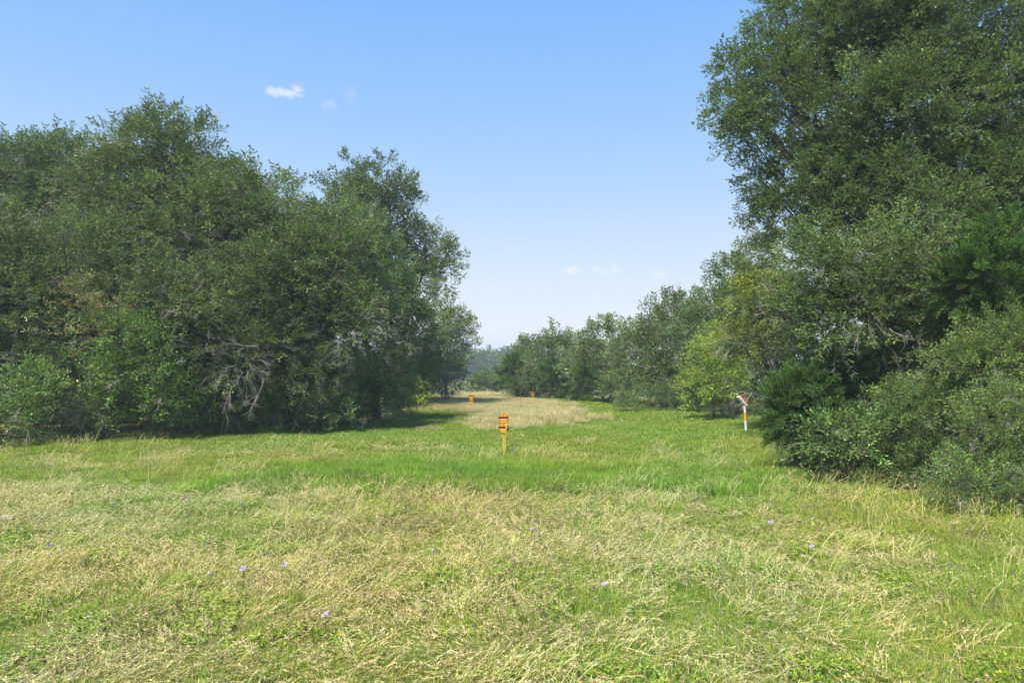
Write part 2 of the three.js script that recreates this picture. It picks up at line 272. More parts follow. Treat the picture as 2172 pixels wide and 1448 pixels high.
// ---------------------------------------------------------------- trees and shrubs
function spray(seed, { len = 0.46, sides = 7, perSide = 8, leaf = 0.075, ratio = 0.48, colors, twig = [0.17, 0.15, 0.125], twigR = 0.003, spread = 0.9, droop = 0.1, up = 1 }) {
  const G = new Geo(), r = rngOf(seed), d = V(), s = V(), p = V();
  const leafAt = (q, dir) => {
    d.copy(dir).multiplyScalar(0.9).add(V(r() - 0.5, r() - 0.5 + 0.1, r() - 0.5).multiplyScalar(1.5)).normalize();
    s.crossVectors(d, V((r() - 0.5) * 1.3, up, (r() - 0.5) * 1.3)).normalize();
    let k = r(), c = colors[0][1], a = 0; for (const [w, col] of colors) { a += w; if (k < a) { c = col; break; } }
    const L = leaf * (0.5 + 0.55 * r() + 0.45 * r() * r());
    diamond(G, q, d, s, L, L * ratio * (0.8 + 0.4 * r()), vary(r, c, 0.42));
  };
  const bend = (t) => V((r() - 0.5) * 0.03, -droop * len * t * t, len * t);
  const pts = [0, 0.33, 0.66, 1].map(bend);
  G.tube(pts, [twigR, twigR * 0.8, twigR * 0.6, twigR * 0.4], 3, twig);
  for (let i = 0; i < sides; i++) {
    const t = 0.12 + 0.85 * (i / (sides - 1)), b = V(0, -droop * len * t * t, len * t), f = i * 2.4 + r(), o = V(Math.cos(f) * spread, Math.sin(f) * spread * 0.8, 0.55 + r() * 0.5).normalize(), L = len * (0.25 + 0.3 * r()) * (1.1 - 0.4 * t), e = b.clone().addScaledVector(o, L);
    e.y -= L * 0.1; G.tube([b, e], [twigR * 0.7, twigR * 0.35], 3, twig);
    for (let k = 0; k < perSide; k++) { const u = 0.2 + 0.8 * (k / (perSide - 1)); p.lerpVectors(b, e, u); leafAt(p, o); }
  }
  for (let k = 0; k < 5; k++) leafAt(pts[3], V(0, 0.1, 1));
  return G.build();
}
function feather(seed, colors) { // cedar: fans of scale-covered twiglets
  const G = new Geo(), r = rngOf(seed), d = V(), s = V();
  const len = 0.5; G.tube([V(0, 0, 0), V(0, 0.03, len * 0.5), V(0, 0, len)], [0.005, 0.004, 0.002], 3, [0.16, 0.11, 0.08]);
  for (let i = 0; i < 26; i++) {
    const t = 0.08 + 0.92 * (i / 25), f = i * 2.4 + r() * 0.8, o = V(Math.cos(f) * 0.8, Math.sin(f) * 0.55 + 0.15, 0.75 + r() * 0.3).normalize(), b = V(0, 0.03 * Math.sin(t * 3.14), len * t), L = 0.17 * (1.15 - 0.7 * t) + 0.04;
    for (let k = 0; k < 7; k++) {
      const q = b.clone().addScaledVector(o, L * (k / 7)); d.copy(o).add(V(r() - 0.5, r() - 0.35, r() - 0.5).multiplyScalar(1.1)).normalize(); s.set(r() - 0.5, r() - 0.5, r() - 0.5).cross(d).normalize();
      diamond(G, q, d, s, 0.055 + r() * 0.035, 0.02, vary(r, colors[r() < 0.75 ? 0 : 1], 0.3));
      s.cross(d).normalize(); diamond(G, q, d, s, 0.055 + r() * 0.03, 0.02, vary(r, colors[0], 0.3));
    }
  }
  return G.build();
}
function bareSpray(seed, color) {
  const G = new Geo(), r = rngOf(seed);
  const grow = (p, dir, L, R, n) => {
    const m = p.clone().addScaledVector(dir, L * 0.5).add(V(r() - 0.5, r() - 0.5, r() - 0.5).multiplyScalar(L * 0.16)), e = p.clone().addScaledVector(dir, L).add(V(r() - 0.5, r() - 0.5, r() - 0.5).multiplyScalar(L * 0.2)), c = vary(r, color, 0.18);
    G.tube([p, m, e], [R, R * 0.8, R * 0.55], 3, c);
    if (n > 0) for (let k = 0; k < 3; k++) grow(k ? m.clone().lerp(e, r()) : e, dir.clone().add(V(r() - 0.5, r() - 0.5, r() - 0.5).multiplyScalar(1.5)).normalize(), L * (0.5 + 0.3 * r()), R * 0.6, n - 1);
  };
  grow(V(0, 0, 0), V(0, 0, 1), 0.38, 0.0075, 3);
  return G.build();
}
const OAK = [0.112, 0.19, 0.04], OAKL = [0.19, 0.285, 0.062], OAKD = [0.075, 0.13, 0.03], NEW = [0.27, 0.34, 0.07], SILVER = [0.19, 0.25, 0.115], LIME = [0.30, 0.41, 0.03], YAU = [0.115, 0.2, 0.042], YAUL = [0.175, 0.285, 0.058];
const trio = (seed, o) => [0, 1, 2].map((k) => spray(seed + k, o));
const KIND = {
  oak: { geos: trio(300, { colors: [[0.5, OAK], [0.3, OAKL], [0.1, OAKD], [0.1, NEW]] }), mat: M.leaf, dens: 1.2, per: 25, bare: 0.42, bs: 0.75 },
  oaknear: { geos: trio(310, { leaf: 0.075, perSide: 8, colors: [[0.48, OAK], [0.32, OAKL], [0.1, OAKD], [0.1, NEW]] }), mat: M.leaf, dens: 1.5, per: 23, bare: 0.09, bs: 0.6 },
  oakgrey: { geos: trio(320, { leaf: 0.08, colors: [[0.45, OAK], [0.37, OAKL], [0.08, OAKD], [0.1, NEW]] }), mat: M.leaf, dens: 1.25, per: 24, bare: 0.3 },
  oakgreen: { geos: trio(325, { leaf: 0.08, colors: [[0.6, [0.13, 0.195, 0.03]], [0.4, OAK]] }), mat: M.soft, dens: 1.4, per: 13, bare: 0.1 },
  elm: { geos: trio(330, { leaf: 0.082, perSide: 6, droop: 0.25, colors: [[0.65, [0.1, 0.15, 0.03]], [0.35, OAKL]] }), mat: M.soft, dens: 1.25, per: 17, bare: 0.03, airy: 1 },
  far: { geos: trio(340, { leaf: 0.1, colors: [[0.5, OAK], [0.3, OAKL], [0.1, OAKD], [0.1, NEW]] }), mat: M.soft, dens: 1.6, per: 13, bare: 0.02 },
  yaupon: { geos: trio(350, { len: 0.36, leaf: 0.056, ratio: 0.52, sides: 8, perSide: 7, colors: [[0.3, YAU], [0.6, YAUL], [0.1, NEW]] }), mat: M.leaf, dens: 2.8, per: 12, bare: 0.12, small: 0.8, bs: 0.7 },
  thicket: { geos: trio(355, { leaf: 0.085, ratio: 0.55, perSide: 5, colors: [[0.3, YAU], [0.6, YAUL], [0.1, NEW]] }), mat: M.leaf, dens: 1.7, per: 10, bare: 0.2 },
  greyshrub: { geos: trio(360, { len: 0.36, leaf: 0.046, ratio: 0.5, perSide: 8, colors: [[0.6, SILVER], [0.4, [0.22, 0.28, 0.13]]] }), mat: M.soft, dens: 2.2, per: 13, bare: 0.6, small: 0.8 },
  vine: { geos: trio(370, { leaf: 0.07, ratio: 0.8, perSide: 5, colors: [[0.55, [0.11, 0.23, 0.03]], [0.3, YAUL], [0.15, LIME]] }), mat: M.leaf, dens: 1.7, per: 10, bare: 0.06 },
  autumn: { geos: trio(380, { leaf: 0.06, ratio: 0.6, perSide: 5, colors: [[0.52, YAUL], [0.25, [0.24, 0.24, 0.04]], [0.23, [0.42, 0.24, 0.09]]] }), mat: M.leaf, dens: 0.9, per: 7, bare: 0.05 },
  lime: { geos: trio(390, { leaf: 0.07, perSide: 7, colors: [[0.7, LIME], [0.3, [0.2, 0.32, 0.035]]] }), mat: M.soft, dens: 2.2, per: 13, bare: 0.04 },
  lime2: { geos: trio(395, { leaf: 0.075, perSide: 7, colors: [[0.5, [0.31, 0.38, 0.04]], [0.5, [0.21, 0.29, 0.05]]] }), mat: M.soft, dens: 1.5, per: 12, bare: 0.04 },
  cedar: { geos: [0, 1, 2].map((k) => feather(400 + k, [[0.095, 0.185, 0.032], [0.155, 0.28, 0.05]])), mat: M.soft, dens: 2.4, per: 9, bare: 0.02, cedar: 1 },
};
const bareGeos = [0, 1, 2].map((k) => bareSpray(420 + k, [0.40, 0.37, 0.34]));
const BARK = [0.085, 0.072, 0.06];
function basis(pos, dir, roll, s, r) { // z along dir, y as near up as the roll leaves it
  const z = dir, y0 = Math.abs(z.y) > 0.92 ? V(r() - 0.5, 0, r() - 0.5) : V(0, 1, 0), x = V().crossVectors(y0, z).normalize(), y = V().crossVectors(z, x);
  const c = Math.cos(roll), n = Math.sin(roll), X = x.clone().multiplyScalar(c).addScaledVector(y, n), Y = y.multiplyScalar(c).addScaledVector(x, -n);
  return new THREE.Matrix4().makeBasis(X.multiplyScalar(s), Y.multiplyScalar(s), z.clone().multiplyScalar(s)).setPosition(pos);
}
let plantSeed = 5000;
function plant([kind, name, X, Z, lobes, label, group]) {
  const K = KIND[kind], r = rngOf(plantSeed += 17), d = -Z, gy = ground(X, Z), wood = !['shrub', 'vine_thicket', 'climbing_vine'].includes(name);
  const o = thing(name, label, wood ? 'tree' : name === 'shrub' ? 'shrub' : 'vine', [X, gy, Z], group);
  
  const sc = (K.small ?? 1) * Math.pow(clamp(d / 24, 0.8, 12), d > 24 ? 0.72 : 1), tr = new Geo(), leaf = [[], [], []], bare = [[], [], []];
  const inset = (K.per > 20 ? 0.32 : 0.15) * sc, L = lobes.map(([x, y, z, a, b, c]) => ({ c: V(x, y - gy, z), r: V(...[a, b, c].map((v) => Math.max(v * 0.45, v - inset))) }));
  const top = Math.max(...L.map((l) => l.c.y)), tint = 0.92 + r() * 0.16, warm = (r() - 0.5) * 0.1;
  const sprayCol = () => { const b = tint * (0.8 + 0.4 * r()), h = warm + (r() - 0.5) * 0.16; return new THREE.Color().setRGB(b * (1 + h), b, b * (1 - h)); };
  // limbs: a trunk that forks, one limb to each lobe
  const R0 = wood ? clamp(top * 0.022, 0.05, 0.24) : 0.03, fork = V((r() - 0.5) * 0.4, wood ? Math.min(top * 0.3, 2.2) : 0.15, (r() - 0.5) * 0.4);
  const sides = d < 60 ? 6 : 4;
  tr.tube([V(0, -0.15, 0), V(fork.x * 0.3, fork.y * 0.5, fork.z * 0.3), fork], [R0 * 1.25, R0, R0 * 0.9], sides, BARK);
  const rnd = (k) => V(r() - 0.5, r() - 0.5, r() - 0.5).multiplyScalar(2 * k);
  for (const l of L) {
    const mean = (l.r.x + l.r.y + l.r.z) / 3, base = fork.clone(), tip = l.c.clone().add(V(0, l.r.y * 0.25, 0)), m1 = base.clone().lerp(tip, 0.4).add(rnd(0.12 * base.distanceTo(tip))), m2 = base.clone().lerp(tip, 0.72).add(rnd(0.1 * mean));
    m1.y += 0.1 * base.distanceTo(tip) * (r() - 0.2);
    const lr = clamp(R0 * 0.55 * Math.sqrt(mean / 1.6), 0.012, 0.2);
    const path = new THREE.CatmullRomCurve3([base, m1, m2, tip]).getPoints(9); path.forEach((v, k) => { if (k > 0 && k < 9) v.add(rnd(0.05 * mean)); });
    tr.tube(path, path.map((_, k) => lr * (1 - 0.65 * k / 9)), sides, BARK);
    const area = 4 * Math.PI * Math.pow((Math.pow(l.r.x * l.r.y, 1.6) + Math.pow(l.r.x * l.r.z, 1.6) + Math.pow(l.r.y * l.r.z, 1.6)) / 3, 1 / 1.6);
    const N = Math.max(6, Math.round(area * K.dens / (sc * sc)));
    for (let i = 0; i < N; i++) {
      const u = V(r() * 2 - 1, r() * 2 - 1, r() * 2 - 1); if (u.lengthSq() > 1 || u.lengthSq() < 0.01) { i--; continue; } u.normalize();
      const shoot = r() < 0.12 && u.y > 0.1, q = (shoot ? 1.05 + 0.22 * r() : 0.5 + 0.5 * Math.sqrt(r())) * (0.88 + 0.3 * noise3(l.c.x + u.x * 1.3, l.c.y + u.y * 1.3, l.c.z + u.z * 1.3 + X));
      const p = V(l.c.x + u.x * l.r.x * q, l.c.y + u.y * l.r.y * q, l.c.z + u.z * l.r.z * q);
      if (p.y < 0.12) { if (r() < 0.6) continue; p.y = 0.12 + r() * 0.3; }
      let inside = false; for (const m of L) if (m !== l) { const e = V().subVectors(p, m.c).divide(m.r); if (e.lengthSq() < 0.4) inside = true; } if (inside && r() < 0.75) continue;
      const nrm = V(u.x / l.r.x, u.y / l.r.y, u.z / l.r.z).normalize();
      if (i % (K.airy ? 1 : 2) === 0 && d < 70) { const b0 = m2.clone().lerp(tip, r()), mid = b0.clone().lerp(p, 0.5).add(rnd(0.1 * b0.distanceTo(p))); mid.y += 0.08 * b0.distanceTo(p); const q0 = lr * 0.34; tr.tube([b0, mid, p], [q0, q0 * 0.7, Math.min(q0 * 0.4, 0.008)], 4, BARK); }
      const rc = (shoot ? 0.3 : K.per > 20 ? 0.6 + 0.45 * r() : 0.42 + 0.3 * r()) * sc, n = Math.round(K.per * (shoot ? 0.55 : 0.75 + 0.5 * r())), young = 0.8 + 0.45 * r();
      for (let k = 0; k < n; k++) {
        const w = V(r() - 0.5, r() - 0.5, r() - 0.5).normalize().addScaledVector(nrm, 0.35).add(V(0, 0.25, 0)).normalize(), dir = w.clone().addScaledVector(nrm, 0.45).add(V(0, shoot ? 1.0 : 0.12, 0)).normalize();
        const pos = p.clone().addScaledVector(w, rc * (0.35 + 0.65 * Math.sqrt(r()))).addScaledVector(dir, -0.15 * sc); if (pos.y < 0.05) pos.y = 0.05 + r() * 0.15;
        const low = smooth(top * 0.75, top * 0.2, pos.y);
        if (!shoot && q < 0.95 && r() < K.bare * (0.25 + 0.95 * low)) bare[k % 3].push([basis(pos, dir.clone().add(V(0, -0.5 * r(), 0)).normalize(), r() * 6.28, sc * (K.bs ?? 0.9) * (0.7 + 0.6 * r()), r), new THREE.Color().setScalar(0.75 + 0.5 * r())]);
        else { const c = sprayCol().multiplyScalar(young); leaf[k % 3].push([basis(pos, dir, (r() - 0.5) * 1.6, sc * (0.75 + 0.5 * r()), r), c]); }
      }
    }
  }
  part(wood ? 'trunk' : 'stem', tr.build(), M.bark, o);
  const cr = copies(wood ? 'crown' : 'foliage', K.geos[0], K.mat, leaf[0], o);
  for (const k of [1, 2]) if (leaf[k].length) copies('leaf_sprays', K.geos[k], K.mat, leaf[k], cr);
  const all = bare.flat(); if (all.length) copies('bare_twigs', bareGeos[plantSeed % 3], M.bark, all, o);
  counts.sprays += leaf.flat().length; counts.bare += all.length; counts.tri += tr.i.length / 3;
  return o;
}
const counts = { sprays: 0, bare: 0, tri: 0 };
const PLANTS = [
  ['oak','live_oak',-14.33,-28,[[-0.29, 11.11, 0.0, 1.93, 1.45, 1.74], [-1.93, 9.37, 0.0, 2.13, 1.74, 1.97], [1.64, 9.27, 0.0, 2.22, 1.84, 2.07], [0.23, 7.55, 1, 3.17, 2.14, 2.76], [-2.61, 6.95, 0.0, 2.51, 2.03, 2.32], [2.66, 6.62, 1, 2.61, 2.24, 2.46], [-0.33, 12.21, 0.0, 0.81, 0.7, 0.77], [1.06, 11.6, 0.0, 0.81, 0.7, 0.77], [-2.51, 10.72, 0.0, 0.97, 0.77, 0.89], [3.0, 8.6, 0.0, 1.55, 1.45, 1.51]],'tallest dark green live oak with a pointed crown in the wood of the vine thicket'],
  ['oak','live_oak',-8.55,-26,[[-0.89, 8.54, 0.0, 1.53, 1.35, 1.45], [-1.97, 8.8, 0.0, 1.26, 1.08, 1.19], [0.36, 8.18, 0.0, 0.99, 0.9, 0.95], [0.72, 7.37, 0.0, 1.8, 1.62, 1.72], [-0.18, 5.75, 0.0, 2.51, 2.15, 2.37], [-0.89, 3.78, 0.0, 2.51, 1.8, 2.23], [1.62, 6.47, 0.0, 1.89, 1.98, 1.92], [2.07, 4.32, 0.0, 1.98, 1.8, 1.9], [0.99, 2.25, 0.0, 1.98, 1.26, 1.69]],'broad live oak with rounded bright lobes at the corner of the wood'],
  ['oak','live_oak',-6.32,-32,[[-0.33, 6.46, 0.0, 2.1, 2.1, 2.1], [0.99, 5.35, 0.0, 1.55, 1.66, 1.59], [0.33, 3.58, 0.0, 1.88, 1.77, 1.83], [-0.44, 2.04, 0.0, 1.77, 1.22, 1.55], [-1.22, 8.45, 0.0, 1.66, 1.66, 1.66]],'rounded live oak just past the corner of the wood, under the airy tall tree'],
  ['elm','elm_tree',-6.52,-40,[[-2.98, 12.64, 0.0, 1.6, 1.52, 1.57], [-0.97, 12.87, 0.0, 1.93, 1.38, 1.71], [0.42, 11.26, 0.0, 1.52, 1.33, 1.44], [1.38, 9.19, 0.0, 1.6, 1.16, 1.43], [2.35, 7.81, 0.0, 1.16, 0.88, 1.05], [-1.38, 10.71, 0.0, 2.35, 1.71, 2.09], [0.28, 7.67, 0.0, 1.93, 1.44, 1.73], [-1.66, 8.22, 0.0, 1.93, 1.52, 1.77], [-3.59, 10.99, 0.0, 1.38, 1.38, 1.38]],'tall airy tree with dark open limbs and a long outreaching lower bough'],
  ['oak','live_oak',-23.15,-33,[[-0.35, 11.47, 0.0, 2.17, 1.48, 1.89], [1.48, 11.59, 0.0, 1.6, 1.25, 1.46], [-0.69, 10.22, 0.0, 2.51, 2.05, 2.32], [-2.97, 10.9, 0.0, 2.51, 2.51, 2.51], [0.91, 9.76, 0.0, 2.28, 1.82, 2.1], [0.57, 12.61, 0.0, 1.03, 0.91, 0.98], [1.7, 12.61, 0.0, 0.82, 0.82, 0.82], [-1.37, 11.82, 0.0, 1.71, 1.25, 1.53]],'live oak with thin upright shoots behind the pointed oak'],
  ['oak','live_oak',-17.57,-23,[[-0.32, 6.51, 0.0, 1.91, 1.67, 1.81], [0.8, 4.61, 0.0, 1.67, 1.75, 1.7], [-0.79, 3.81, 0.0, 2.06, 2.22, 2.13], [0.8, 2.46, 0.0, 1.51, 1.43, 1.48]],'dark live oak reaching down to the grass beside the vine thicket'],
  ['oak','live_oak',-13.3,-24.5,[[-2.2, 6.08, 0.0, 2.28, 1.69, 2.05], [0.0, 4.73, 0.0, 2.54, 1.52, 2.13], [-2.54, 4.05, 0.0, 2.03, 1.69, 1.9], [2.2, 4.56, 0.0, 2.2, 1.69, 2.0], [3.64, 2.87, 0.0, 2.03, 1.35, 1.76]],'low spreading live oak with drooping grey twigs above the dark hollow'],
  ['oak','live_oak',-14.85,-38,[[-2.63, 10.05, 0.0, 3.41, 2.89, 3.2], [2.1, 9.0, 0.0, 3.15, 2.62, 2.94], [0.0, 10.57, 0.0, 2.23, 1.71, 2.02], [-7.88, 10.31, 0.0, 3.41, 2.76, 3.15], [-4.99, 6.9, 0.0, 5.77, 3.67, 4.93], [3.15, 6.37, 0.0, 3.94, 3.67, 3.83]],'live oak deep inside the wood behind the pointed oak'],
  ['oak','live_oak',-26.25,-36,[[-0.75, 7.67, 0.0, 3.98, 3.73, 3.88], [2.98, 6.68, 0.0, 3.73, 3.48, 3.63], [-2.74, 9.66, 0.0, 2.98, 2.98, 2.98]],'live oak deep inside the wood behind the oak with upright shoots'],
  ['oakgrey','live_oak',-5.65,-58,[[0.2, 5.7, 0.0, 1.2, 1.44, 1.3], [0.72, 4.5, 0.0, 0.88, 1.68, 1.2], [-0.6, 3.5, 0.0, 1.44, 2.4, 1.83], [-0.8, 1.5, 0.0, 1.12, 1.44, 1.25]],'slim grey green oak at the far end of the wood, over the dry grass'],
  ['oakgrey','live_oak',-5.88,-47,[[0.0, 4.49, 0.0, 1.56, 1.69, 1.61], [0.33, 2.38, 0.0, 1.3, 1.69, 1.45], [-0.81, 2.21, 0.0, 1.23, 1.46, 1.32], [0.82, 1.4, 0.0, 0.91, 0.91, 0.91]],'grey green oak next to the slim oak at the far end of the wood'],
  ['yaupon','shrub',-20.84,-30,[[-0.42, 1.87, 0.0, 3.52, 2.28, 3.02], [-3.52, 1.46, 0.0, 2.9, 2.28, 2.65], [2.28, 1.25, 0.0, 2.49, 1.86, 2.24]],'wide leafy thicket growing behind the dark live oak'],
  ['yaupon','shrub',-14.87,-30.5,[[-0.84, 1.65, 0.0, 3.58, 2.11, 2.99], [2.11, 1.23, 0.0, 2.74, 1.69, 2.32]],'wide leafy thicket growing behind the vine thicket'],
  ['yaupon','shrub',-9.55,-31,[[-0.43, 1.42, 0.0, 3.0, 1.93, 2.57], [1.71, 1.2, 0.0, 1.93, 1.5, 1.76]],'wide leafy thicket growing behind the broad corner oak'],
  ['yaupon','shrub',-5.52,-43,[[-0.3, 1.51, 0.0, 1.48, 1.07, 1.32], [-1.49, 1.81, 0.0, 1.48, 1.34, 1.43]],'leafy thicket under the grey green oak at the end of the wood'],
  ['thicket','shrub',-15.53,-21.3,[[0.0, 0.93, 0.0, 1.4, 0.88, 1.19], [0.44, 1.67, 0.0, 1.18, 0.74, 1.0], [-1.18, 1.23, 0.0, 1.32, 1.18, 1.27]],'dense green shrub at the foot of the dark live oak'],
  ['thicket','shrub',-14.61,-22.6,[[-0.15, 1.53, 0.0, 1.48, 1.25, 1.39], [0.78, 0.83, 0.0, 1.09, 0.7, 0.94]],'leafy green shrub between the dark live oak and the vine thicket'],
  ['vine','vine_thicket',-11.85,-22.4,[[-0.31, 2.55, 0.0, 1.31, 1.31, 1.31], [0.39, 1.62, 0.0, 0.93, 0.85, 0.9], [-0.93, 3.63, 0.0, 1.08, 0.77, 0.96]],'bright green climbing vine thicket hanging over low shrubs'],
  ['autumn','climbing_vine',-13.52,-22.1,[[-0.23, 4.53, 0.0, 1.14, 0.76, 0.99], [0.61, 3.77, 0.0, 0.76, 0.61, 0.7], [-0.61, 3.62, 0.0, 0.69, 0.53, 0.63]],'vine with yellow and orange tipped leaves climbing the low oak'],
  ['thicket','shrub',-11.13,-24.2,[[0.0, 1.2, 0.0, 1.34, 0.84, 1.14], [-1.0, 0.53, 0.0, 1.0, 0.5, 0.8]],'green shrub in the hollow beside the vine thicket'],
  ['thicket','shrub',-9.26,-25.5,[[0.0, 0.94, 0.0, 1.23, 0.74, 1.04], [-1.06, 0.59, 0.0, 0.88, 0.46, 0.71]],'green shrub beneath the drooping twigs of the low oak'],
  ['thicket','shrub',-7.65,-26,[[-0.18, 1.08, 0.0, 1.62, 0.99, 1.36], [0.81, 0.72, 0.0, 0.9, 0.63, 0.79]],'green shrub at the foot of the broad corner oak'],
  ['thicket','shrub',-6.75,-30,[[-0.21, 1.25, 0.0, 1.55, 1.14, 1.39], [0.82, 0.84, 0.0, 1.04, 0.62, 0.87]],'green shrub at the wood corner below the rounded oak'],
  ['yaupon','shrub',-6.61,-36,[[0.0, 1.46, 0.0, 1.37, 1.24, 1.32], [0.74, 0.71, 0.0, 0.75, 0.5, 0.65]],'green shrub past the wood corner'],
  ['lime','shrub',-6.17,-41,[[-0.09, 0.49, 0.0, 0.62, 0.48, 0.57], [0.34, 0.29, 0.0, 0.34, 0.28, 0.32]],'small light green shrub at the edge of the dry grass'],
  ['oaknear','live_oak',11.61,-18.2,[[-4.13, 10.32, -0.5, 1.29, 1.03, 1.19], [-5.1, 9.3, 0.0, 0.63, 0.53, 0.59], [-2.94, 11.72, -1.0, 1.72, 1.26, 1.54], [-1.49, 12.39, -0.5, 1.94, 1.42, 1.73], [0.51, 11.5, 0.0, 2.14, 1.63, 1.94], [-0.56, 9.3, 0.5, 2.08, 1.47, 1.83], [-2.26, 9.24, 0.0, 1.89, 1.32, 1.66], [-3.49, 7.93, -0.5, 1.36, 0.97, 1.2], [-4.13, 6.83, -0.5, 0.71, 0.58, 0.66], [-2.01, 7.22, 0.0, 1.89, 1.19, 1.61], [0.66, 7.22, 0.5, 1.96, 1.41, 1.74], [2.89, 9.24, 0.0, 1.89, 1.76, 1.84], [-0.15, 14.5, -1.0, 3.45, 1.72, 2.76], [-5.62, 10.52, -0.3, 0.33, 0.26, 0.3], [-5.74, 9.5, -0.2, 0.3, 0.23, 0.27], [-5.27, 8.64, -0.3, 0.36, 0.28, 0.33], [-4.55, 11.33, -0.6, 0.44, 0.36, 0.41], [-4.65, 7.61, -0.5, 0.34, 0.34, 0.34], [-4.74, 6.45, -0.5, 0.26, 0.28, 0.27], [-3.89, 12.58, -1.0, 0.53, 0.4, 0.48], [-1.66, 5.88, 0.5, 1.34, 0.92, 1.17], [-0.04, 5.25, 1.0, 1.43, 0.89, 1.21], [-2.89, 6.35, 0.0, 1.01, 0.75, 0.9], [-1.0, 6.1, 1.2, 1.29, 0.94, 1.15], [1.27, 5.08, 1.0, 1.31, 1.07, 1.21]],'huge glossy live oak towering over the thicket with a bough over the grass'],
  ['oak','live_oak',8.32,-16.2,[[-0.95, 4.99, 0.0, 1.01, 0.84, 0.94], [0.0, 4.49, 0.0, 1.23, 0.95, 1.12], [-1.39, 4.04, 0.0, 0.73, 0.67, 0.7], [-0.61, 3.48, 0.0, 1.12, 0.84, 1.01], [0.79, 3.48, 0.0, 1.23, 1.06, 1.16], [1.46, 4.94, 0.0, 1.34, 1.01, 1.21]],'live oak with grey bare twigs below the huge oak'],
  ['oak','live_oak',8.81,-15.3,[[-0.21, 4.39, 0.0, 1.0, 0.74, 0.9], [0.74, 4.02, 0.0, 1.0, 0.69, 0.88], [-0.84, 3.7, 0.0, 0.69, 0.53, 0.62], [0.11, 5.13, 0.0, 0.79, 0.58, 0.71], [1.48, 4.39, 0.0, 0.63, 0.53, 0.59]],'slender live oak with grey twigs hiding the trunk of the huge oak'],
  ['oak','live_oak',14.42,-21,[[-1.16, 5.89, 0.0, 2.9, 2.32, 2.67], [1.16, 4.3, 0.0, 2.47, 2.47, 2.47], [1.01, 6.76, 0.0, 2.18, 2.03, 2.12], [-2.9, 6.76, 0.0, 2.03, 1.74, 1.91]],'live oak hidden in the shade behind the huge oak'],
  ['oakgrey','live_oak',10.32,-26.5,[[-0.18, 6.36, 0.0, 1.1, 0.77, 0.97], [-0.77, 5.26, 0.0, 1.01, 0.92, 0.97], [0.55, 4.71, 0.0, 1.28, 1.19, 1.24], [-0.91, 3.8, 0.0, 0.92, 0.92, 0.92], [0.0, 2.79, 0.0, 1.1, 0.95, 1.04], [0.92, 3.07, 0.0, 1.1, 1.1, 1.1]],'grey green oak behind the bleached dead branch'],
  ['lime','small_tree',10.07,-34,[[-0.11, 2.18, 0.0, 1.41, 1.31, 1.37], [-0.87, 1.41, 0.0, 0.89, 0.8, 0.85], [0.78, 2.82, 0.0, 0.99, 0.99, 0.99], [0.12, 3.29, 0.0, 0.8, 0.7, 0.76]],'rounded lime green small tree in the far row beside the grey green oak'],
  ['lime2','small_tree',9.82,-25,[[-1.15, 4.51, 0.0, 0.66, 0.76, 0.7], [-1.43, 3.48, 0.0, 0.62, 0.66, 0.64], [-0.74, 5.29, 0.0, 0.48, 0.45, 0.47]],'yellow green loose tree squeezed between two grey oaks'],
  ['oakgrey','live_oak',11.91,-38,[[-0.26, 5.85, 0.0, 1.18, 1.0, 1.11], [0.58, 6.95, 0.0, 1.1, 0.84, 1.0], [-0.52, 4.27, 0.0, 1.31, 1.31, 1.31], [-1.83, 4.14, 0.0, 0.94, 1.1, 1.01], [0.27, 2.7, 0.0, 1.57, 1.57, 1.57]],'grey oak with a domed top behind the lime green small tree'],
  ['oakgrey','live_oak',9.11,-42,[[0.58, 4.88, 0.0, 1.6, 1.04, 1.37], [-0.58, 3.43, 0.0, 1.51, 1.45, 1.49], [1.45, 2.99, 0.0, 1.51, 1.45, 1.49], [0.0, 1.54, 0.0, 1.74, 1.22, 1.53], [-1.6, 2.55, 0.0, 1.04, 1.22, 1.11]],'grey green oak with a flat bright top and bare lower twigs in the far row'],
  ['oakgreen','small_tree',10.54,-45,[[0.0, 5.56, 0.0, 1.31, 0.81, 1.11], [-0.78, 4.88, 0.0, 0.93, 0.81, 0.88], [1.08, 5.19, 0.0, 0.93, 0.81, 0.88]],'fresh green tree rising out of the far row of grey oaks'],
  ['oakgrey','live_oak',7.22,-50,[[0.17, 4.25, 0.0, 1.66, 1.24, 1.49], [-0.87, 2.35, 0.0, 1.8, 1.45, 1.66], [1.21, 1.66, 0.0, 1.8, 1.31, 1.6], [-1.97, 2.63, 0.0, 1.17, 1.24, 1.2]],'grey oak in the far row with a dark cedar at its foot'],
  ['oakgrey','live_oak',4.17,-58,[[0.4, 2.82, 0.0, 1.68, 1.2, 1.49], [-1.61, 1.98, 0.0, 1.68, 1.2, 1.49], [1.2, 1.1, 0.0, 1.68, 1.04, 1.43], [-0.81, 0.86, 0.0, 1.6, 0.88, 1.31], [-0.61, 3.58, 0.0, 0.64, 0.48, 0.58]],'grey oak in the far row between two dark cedars'],
  ['oakgrey','live_oak',0.87,-66,[[0.32, 2.02, 0.0, 1.37, 1.09, 1.26], [1.23, 2.84, 0.0, 1.28, 0.91, 1.13], [0.0, 0.74, 0.0, 0.91, 1.0, 0.95]],'last grey oak of the far row before the open valley'],
  ['oakgrey','live_oak',14.15,-52,[[0.0, 4.85, 0.0, 2.15, 1.8, 2.01], [2.87, 5.57, 0.0, 2.15, 2.15, 2.15], [-2.87, 2.7, 0.0, 2.51, 2.15, 2.37], [5.03, 4.85, 0.0, 2.51, 2.87, 2.66]],'tall grey oak standing behind the far row'],
  ['cedar','cedar_tree',0.37,-60,[[0.13, 0.79, 0.0, 0.75, 0.99, 0.85], [0.09, 1.66, 0.0, 0.37, 0.54, 0.44]],'dark cedar at the last grey oak of the far row'],
